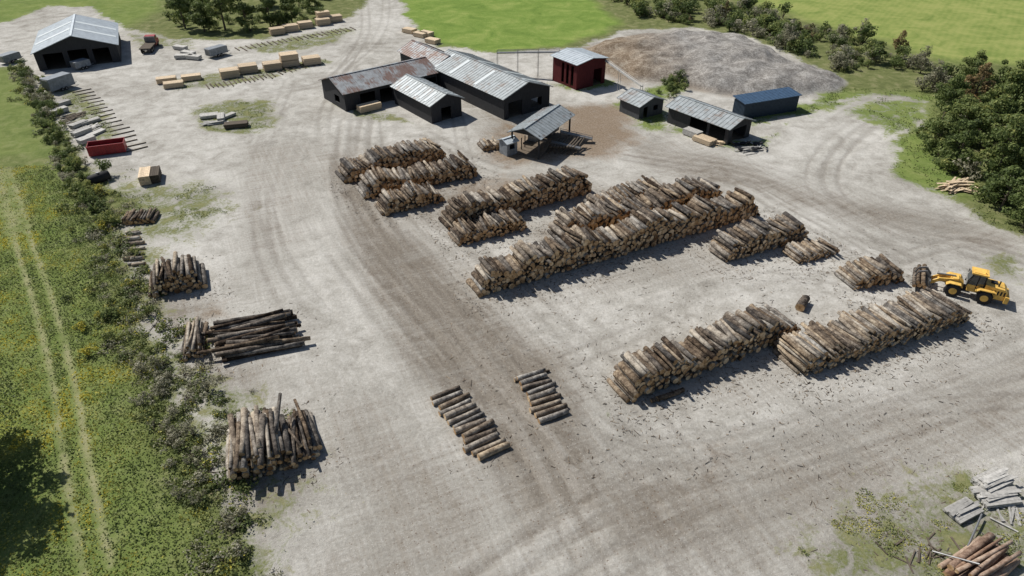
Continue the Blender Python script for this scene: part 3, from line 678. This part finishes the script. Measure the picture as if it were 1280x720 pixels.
b.box((L_/2,t/2,.25+H_/2),(L_,t,H_),0);b.box((L_/2,W_-t/2,.25+H_/2),(L_,t,H_),0);b.box((t/2,W_/2,.25+H_/2),(t,W_-2*t-.01,H_),0);b.box((L_-t/2,W_/2,.25+H_/2),(t,W_-2*t-.01,H_),0)
for i in range(9): b.box((.3+i*(L_-.6)/8,-.05,.25+H_/2),(.12,.1,H_-.1),0,.4); b.box((.3+i*(L_-.6)/8,W_+.05,.25+H_/2),(.12,.1,H_-.1),0,.4)
for y in(-.03,W_+.03): b.box((L_/2,y,.27+H_),(L_+.1,.14,.1),0,.6)
b.box((L_/2,W_/2,.8),(L_-.3,W_-.3,.5),1,.5)
for x in(.6,L_-.6):
    for y in(.5,W_-.5): b.lathe((x,y,.1),(0,1,0),[(.1,-.15),(.1,.15)],12,1)
o=b.obj('body',[REDP,BLACK],bevel=.01); o.parent=E
b=MB(); b.lathe((0,0,.75),(1,0,0),[(.2,-1.5),(.6,-1.4),(.7,-1.2),(.7,1.2),(.6,1.4),(.2,1.5)],20,0)
for x in(-.9,.9): b.box((x,0,.15),(.2,1.3,.3),1)
b.lathe((0,0,1.45),(0,0,1),[(.2,-.05),(.2,.12)],12,1)
b.obj('fuel_tank',[BLACK,STEEL],M=Matrix.Translation(G(126,228))@Matrix.Rotation(.9,4,'Z'),smooth=(0,))
b=MB()
for i in range(26):
    p=G(940+R.uniform(-22,22),184+R.uniform(-5,5)); 
    if i%3==0: b.lathe((p.x,p.y,.15+R.uniform(0,.3)),(R.uniform(-.3,.3),R.uniform(-.3,.3),1),[(.3,-.1),(.45,-.1),(.5,0),(.45,.1),(.3,.1)],14,0,.5)
    else: b.beam((p.x,p.y,.1),(p.x+R.uniform(-1.4,1.4),p.y+R.uniform(-1,1),R.uniform(.1,.7)),R.uniform(.1,.5),.1,R.choice([1,2,3]),R.random())
b.obj('scrap_pile',[BLACK,STEEL,WHITEL,TRUNK])

# ---------------------------------------------------------------- vegetation
def quads_from(centers,size,rg,outw=None):
    n=len(centers); a=rg.normal(size=(n,3)); a/=np.linalg.norm(a,axis=1)[:,None]
    if outw is not None:
        nn=outw+.55*rg.normal(size=(n,3)); nn/=np.linalg.norm(nn,axis=1)[:,None]; a=np.cross(nn,a); a/=np.linalg.norm(a,axis=1)[:,None]; b=np.cross(nn,a)
    else:
        up=rg.normal(size=(n,3)); b=np.cross(a,up); b/=np.linalg.norm(b,axis=1)[:,None]
    s=(size*rg.uniform(.6,1.35,n))[:,None]
    a=a*s*.5;b=b*s*.38
    return np.stack([centers-a,centers-b*rg.uniform(.7,1.2,(n,1)),centers+a,centers+b],1).reshape(-1,3)
def cloud(rg,clumps,per,size,base=.45):
    C=[];T=[];O=[]
    for (x,y,z,r) in clumps:
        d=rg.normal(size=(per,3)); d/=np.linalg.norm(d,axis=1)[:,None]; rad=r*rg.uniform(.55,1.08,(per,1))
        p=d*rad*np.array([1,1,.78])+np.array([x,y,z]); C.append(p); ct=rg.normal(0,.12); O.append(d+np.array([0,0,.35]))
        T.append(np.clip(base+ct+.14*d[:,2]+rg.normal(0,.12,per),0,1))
    C=np.concatenate(C);T=np.concatenate(T); return quads_from(C,size,rg,np.concatenate(O)),T
def veg_mesh(name,V,T,mat,trunk=None):
    n=len(T); F=np.arange(n*4).reshape(n,4); vs=V.tolist(); fs=F.tolist(); mi=[0]*n; tt=T.tolist()
    if trunk:
        b=len(vs); vs+=[tuple(p) for p in trunk.v]; fs+=[[i+b for i in f] for f in trunk.f]; mi+=[1]*len(trunk.f); tt+=[.5]*len(trunk.f)
    me=bpy.data.meshes.new(name); me.from_pydata(vs,[],fs); me.materials.append(mat); me.materials.append(TRUNK)
    me.polygons.foreach_set('material_index',mi); a=me.attributes.new('tint','FLOAT','FACE'); a.data.foreach_set('value',tt); me.update(); return me
def tree_mesh(seed,h=9,cr=3.2,mat=LEAF,base=.42,sparse=1.):
    rg=np.random.default_rng(seed); rr=random.Random(seed); tb=MB(); cl=[]
    top=Vector((rr.uniform(-.4,.4),rr.uniform(-.4,.4),h*.8)); tb.cyl((0,0,-.2),top,.03*h*.8,.05,8,0,0,k=4,bend=.2)
    for i in range(11):
        f=rr.uniform(.2,.8); s=Vector((0,0,0)).lerp(top,f); an=i*2.4+rr.uniform(-.4,.4); L=cr*(1.05-.55*abs(f-.45)*1.6)*rr.uniform(.65,1.05)
        e=s+Vector((math.cos(an)*L,math.sin(an)*L,L*rr.uniform(.15,.6))); tb.cyl(s,e,.09*(1.2-f)+.03,.02,5,0,0,k=2,bend=.15)
        for g in(.45,.75,1.0):
            q=s.lerp(e,g); cl.append((q.x+rr.gauss(0,.35),q.y+rr.gauss(0,.35),q.z+rr.gauss(0,.35),cr*rr.uniform(.2,.38)))
    for i in range(6): cl.append((top.x+rr.gauss(0,.7),top.y+rr.gauss(0,.7),top.z+rr.uniform(-1.2,1.0),cr*rr.uniform(.22,.36)))
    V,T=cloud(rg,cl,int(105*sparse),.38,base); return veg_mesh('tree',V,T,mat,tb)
def shrub_mesh(seed,mat=LEAF,base=.5,per=60,h=1.6,spread=1.2,size=.22):
    rg=np.random.default_rng(seed); rr=random.Random(seed); cl=[]; tb=MB()
    for i in range(9):
        a=rr.uniform(0,6.28); d=rr.uniform(.1,spread); z=rr.uniform(.35,1.0)*h*(1.1-.3*d/spread*1.2); cl.append((math.cos(a)*d,math.sin(a)*d,z,rr.uniform(.35,.65)))
        tb.cyl((0,0,0),(math.cos(a)*d,math.sin(a)*d,z),.04,.01,4,0,0)
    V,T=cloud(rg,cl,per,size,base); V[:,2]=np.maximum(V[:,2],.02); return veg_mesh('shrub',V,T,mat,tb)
TM=[tree_mesh(11,9,3.3),tree_mesh(12,11,3.6,base=.36),tree_mesh(13,8,3.4,base=.52),tree_mesh(14,10,3.0,base=.45),tree_mesh(15,7,2.8,base=.58)]
TA=tree_mesh(21,10,2.6,LEAFA,.5,.5); TD=tree_mesh(22,8,2.8,LEAFG,.4,.35)
SM=[shrub_mesh(31),shrub_mesh(32,base=.4),shrub_mesh(33,base=.66),shrub_mesh(34,base=.5,h=2.2)]
SG=[shrub_mesh(41,LEAFG,.55,38,2.0),shrub_mesh(42,LEAFG,.45,32,1.7)]; SD=shrub_mesh(43,LEAFA,.4,50)
SY=shrub_mesh(44,MEAD,.72,40,1.3)
WD=[shrub_mesh(51,MEAD,.55,26,.7,1.9,.26),shrub_mesh(52,MEAD,.40,24,.6,2.1,.26),shrub_mesh(53,LEAFG,.5,18,.8,1.8,.24)]
def put(me,p,s,name,parent=None,sz=None):
    o=bpy.data.objects.new(name,me); scene.collection.objects.link(o); o.location=p; o.rotation_euler=(0,0,R.uniform(0,6.28)); o.scale=(s,s,(sz or s)*R.uniform(.88,1.12))
    if parent: o.parent=parent
    return o
def trees(lst,name='deciduous_tree'):
    for (x,y,s,*k) in lst:
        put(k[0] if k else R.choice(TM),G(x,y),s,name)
trees([(1168,190,.75),(1190,212,.8),(1240,228,.95),(1275,236,1.0),(1300,250,1.),(1196,178,.9),(1228,188,1.0),(1262,196,1.1),(1300,200,1.1),(1178,150,.75),(1210,140,.9,TA),(1245,150,1.0),(1285,160,1.1),(1250,262,.85),(1278,285,.8),(1305,300,.9),
 (1165,112,.8,TD),(1210,112,.75),(1240,118,.85),(1275,120,.9),(1310,130,1.),(1120,72,.6,TA),(1150,92,.65,TD),(1075,52,.6,TD),(985,62,.75,TD),(1330,260,1.1),(1340,180,1.2),(1095,78,.5),(905,28,.5,TA)])
trees([(232,36,1.0),(256,40,.9),(282,38,1.05),(310,36,.95),(338,33,.9),(365,28,.8),(395,20,.7),(250,14,1.1),(290,10,1.1),(330,8,1.1),(225,16,1.)])
for p,s,k in(((-46.3,38.0,0),1.5,1),((-45.6,34.4,0),1.4,3),((-43.0,32.6,0),1.05,0)): put(TM[k],p,s,'deciduous_tree')
def in_poly_pts(poly,n,rg):
    P=[G(*p) for p in poly]; x0,x1=min(p.x for p in P),max(p.x for p in P); y0,y1=min(p.y for p in P),max(p.y for p in P)
    x=rg.uniform(x0,x1,n*4);y=rg.uniform(y0,y1,n*4); ok=sdf(poly,x,y)>0; return x[ok][:n],y[ok][:n]
def thicket(name,poly,n,smin,smax,kinds,clump=.0):
    E=empty(name,(0,0,0)); x,y=in_poly_pts(poly,n,rng)
    g=fbm(x,y,9,21)>clump
    for a,b in zip(x[g],y[g]): put(R.choice(kinds),(a,b,0),R.uniform(smin,smax),'shrub',E)
thicket('shrub_thicket',[(738,-12),(800,22),(870,34),(930,42),(985,68),(1050,92),(1110,100),(1165,118),(1175,95),(1100,62),(1010,32),(930,8),(860,-10),(760,-30)],420,.6,2.0,SM*3+SG*3+[SD],.42)
thicket('shrub_thicket',[(1150,175),(1170,140),(1165,118),(1175,95),(1300,110),(1420,200),(1420,330),(1285,300),(1240,275),(1225,240),(1180,215)],330,.7,1.8,SM*3+SG,.36)
thicket('shrub_thicket',[(205,40),(350,42),(430,18),(440,-5),(300,-30),(215,-20)],90,1.0,2.0,SM,.36)
thicket('shrub_clump',[(815,112),(832,100),(862,102),(855,120),(830,124)],18,.5,1.1,SM)
def hedge(name,px,width,dens,smin,smax,kinds):
    E=empty(name,(0,0,0)); P=catmull([G(*p) for p in px],1/dens)
    for p in P: put(R.choice(kinds),(p.x+R.gauss(0,width),p.y+R.gauss(0,width*.6),0),R.uniform(smin,smax),'shrub',E)
SL=[SM[2],SM[0],SY]
hedge('hedgerow',[(28,88),(48,130),(70,175),(95,225),(128,270)],1.1,1.7,.4,1.1,SL+SM+SG+WD)
hedge('tall_weeds',[(112,240),(138,300),(155,345),(172,400),(190,450)],2.2,2.4,.45,1.0,WD*4+[SY,SM[2]])
hedge('hedgerow',[(192,450),(208,500),(230,560),(255,640)],.9,2.2,.35,.7,SG*5+WD*2)
hedge('tall_weeds',[(205,450),(245,540),(270,602),(290,660),(310,740)],1.9,2.6,.4,.9,WD*4+SG)
hedge('tall_weeds',[(225,470),(270,490),(310,520),(330,500)],1.6,1.4,.25,.6,WD)
hedge('tall_weeds',[(180,330),(160,360),(215,410),(210,440)],1.5,.9,.25,.6,WD)
def scatter(name,poly,n,size,hgt,tfun,rg=rng,minveg=None,track=False):
    x,y=in_poly_pts(poly,n,rg)
    if minveg is not None:
        v=vegfield(x,y)+ (fbm(x,y,2.2,5)-.5)*1.7; ok=v>minveg; x,y=x[ok],y[ok]
    if track:
        ix=np.clip(np.searchsorted(xs,x),1,nx-1);iy=np.clip(np.searchsorted(ys,y),1,ny-1); ok=(mtr[iy*nx+ix]<.25)|(rg.random(len(x))<.2); x,y=x[ok],y[ok]
    t=np.clip(tfun(x,y)+rg.normal(0,.10,len(x)),0,1)
    z=rg.uniform(.08,1,len(x))*hgt*(.5+fbm(x,y,3,2))
    V=quads_from(np.stack([x,y,z],1),np.full(len(x),size),rg); V[:,2]=np.maximum(V[:,2],.02)
    me=veg_mesh(name,V,t,MEAD); o=bpy.data.objects.new(name,me); scene.collection.objects.link(o)
def tm(x,y):
    g=fbm(x,y,4,7); b=.42+.6*(g-.5)*2
    gp=soft(GOLDP,5,x,y)
    yl=(vn(x,y,1.2,3)>.60)*(.42*gp+.11)
    lane=soft([(-200,214),(75,205),(150,480),(190,740),(60,740),(40,480),(-40,300)],2,x,y)
    rows=.10*np.sin((x*.97+y*.25)*2.2)
    return b+yl*.9+lane*.16+rows*lane
LM=[(-130,212),(60,208),(105,262),(150,330),(185,430),(230,540),(262,640),(300,760),(-330,760)]
scatter('meadow_plants',LM,100000,.18,.34,tm,track=True)
scatter('yard_weeds',[(60,105),(110,110),(310,245),(345,480),(440,600),(370,760),(270,760),(160,420),(110,250)],52000,.16,.28,lambda x,y:.5+.6*(fbm(x,y,2,9)-.5),minveg=.84)
scatter('yard_weeds',[(980,640),(1100,590),(1310,570),(1330,800),(1000,780)],28000,.12,.16,lambda x,y:.56+.6*(fbm(x,y,2,9)-.5),minveg=.84)
scatter('yard_weeds',[(680,100),(850,95),(870,100),(1170,115),(1300,300),(1240,290),(1100,220),(1130,165),(930,195),(760,165)],18000,.24,.26,lambda x,y:.5+.5*(fbm(x,y,3,9)-.5),minveg=.9)
scatter('yard_weeds',[(190,95),(440,30),(460,40),(350,130),(345,170),(240,170)],10000,.22,.2,lambda x,y:.5+.5*(fbm(x,y,3,9)-.5),minveg=.9)
E=empty('distant_treeline')
for i in range(120): put(R.choice(TM),(-420+i*7+R.uniform(-3,3),300+R.uniform(-14,14)+.0003*(i-60)**2,0),R.uniform(1.2,1.9),'tree',E)

# ---------------------------------------------------------------- light, sky, camera
EL=50; sd=Vector((-.80,.55,0)).normalized()
sv=Vector((sd.x*math.cos(math.radians(EL)),sd.y*math.cos(math.radians(EL)),math.sin(math.radians(EL))))
sun=bpy.data.lights.new('sun','SUN'); sun.energy=5.0; sun.angle=math.radians(.5); sun.color=(1,.965,.905)
so=bpy.data.objects.new('sun',sun); scene.collection.objects.link(so); so.rotation_euler=sv.to_track_quat('Z','Y').to_euler()
w=bpy.data.worlds.new('World'); scene.world=w; w.use_nodes=True; nt=w.node_tree; bg=nt.nodes['Background']
sk=nt.nodes.new('ShaderNodeTexSky'); sk.sky_type='NISHITA'; sk.sun_disc=False; sk.sun_elevation=math.radians(EL); sk.sun_rotation=math.atan2(sd.x,sd.y)
nt.links.new(sk.outputs[0],bg.inputs[0]); bg.inputs[1].default_value=.07
cam=bpy.data.cameras.new('camera'); cam.lens=24; cam.sensor_width=36; cam.clip_end=8000; co=bpy.data.objects.new('camera',cam)
scene.collection.objects.link(co); co.location=(0,0,CH); co.rotation_euler=(math.radians(90)-PIT,0,0); scene.camera=co
scene.view_settings.view_transform='Standard'; scene.view_settings.look='None'; scene.view_settings.exposure=0
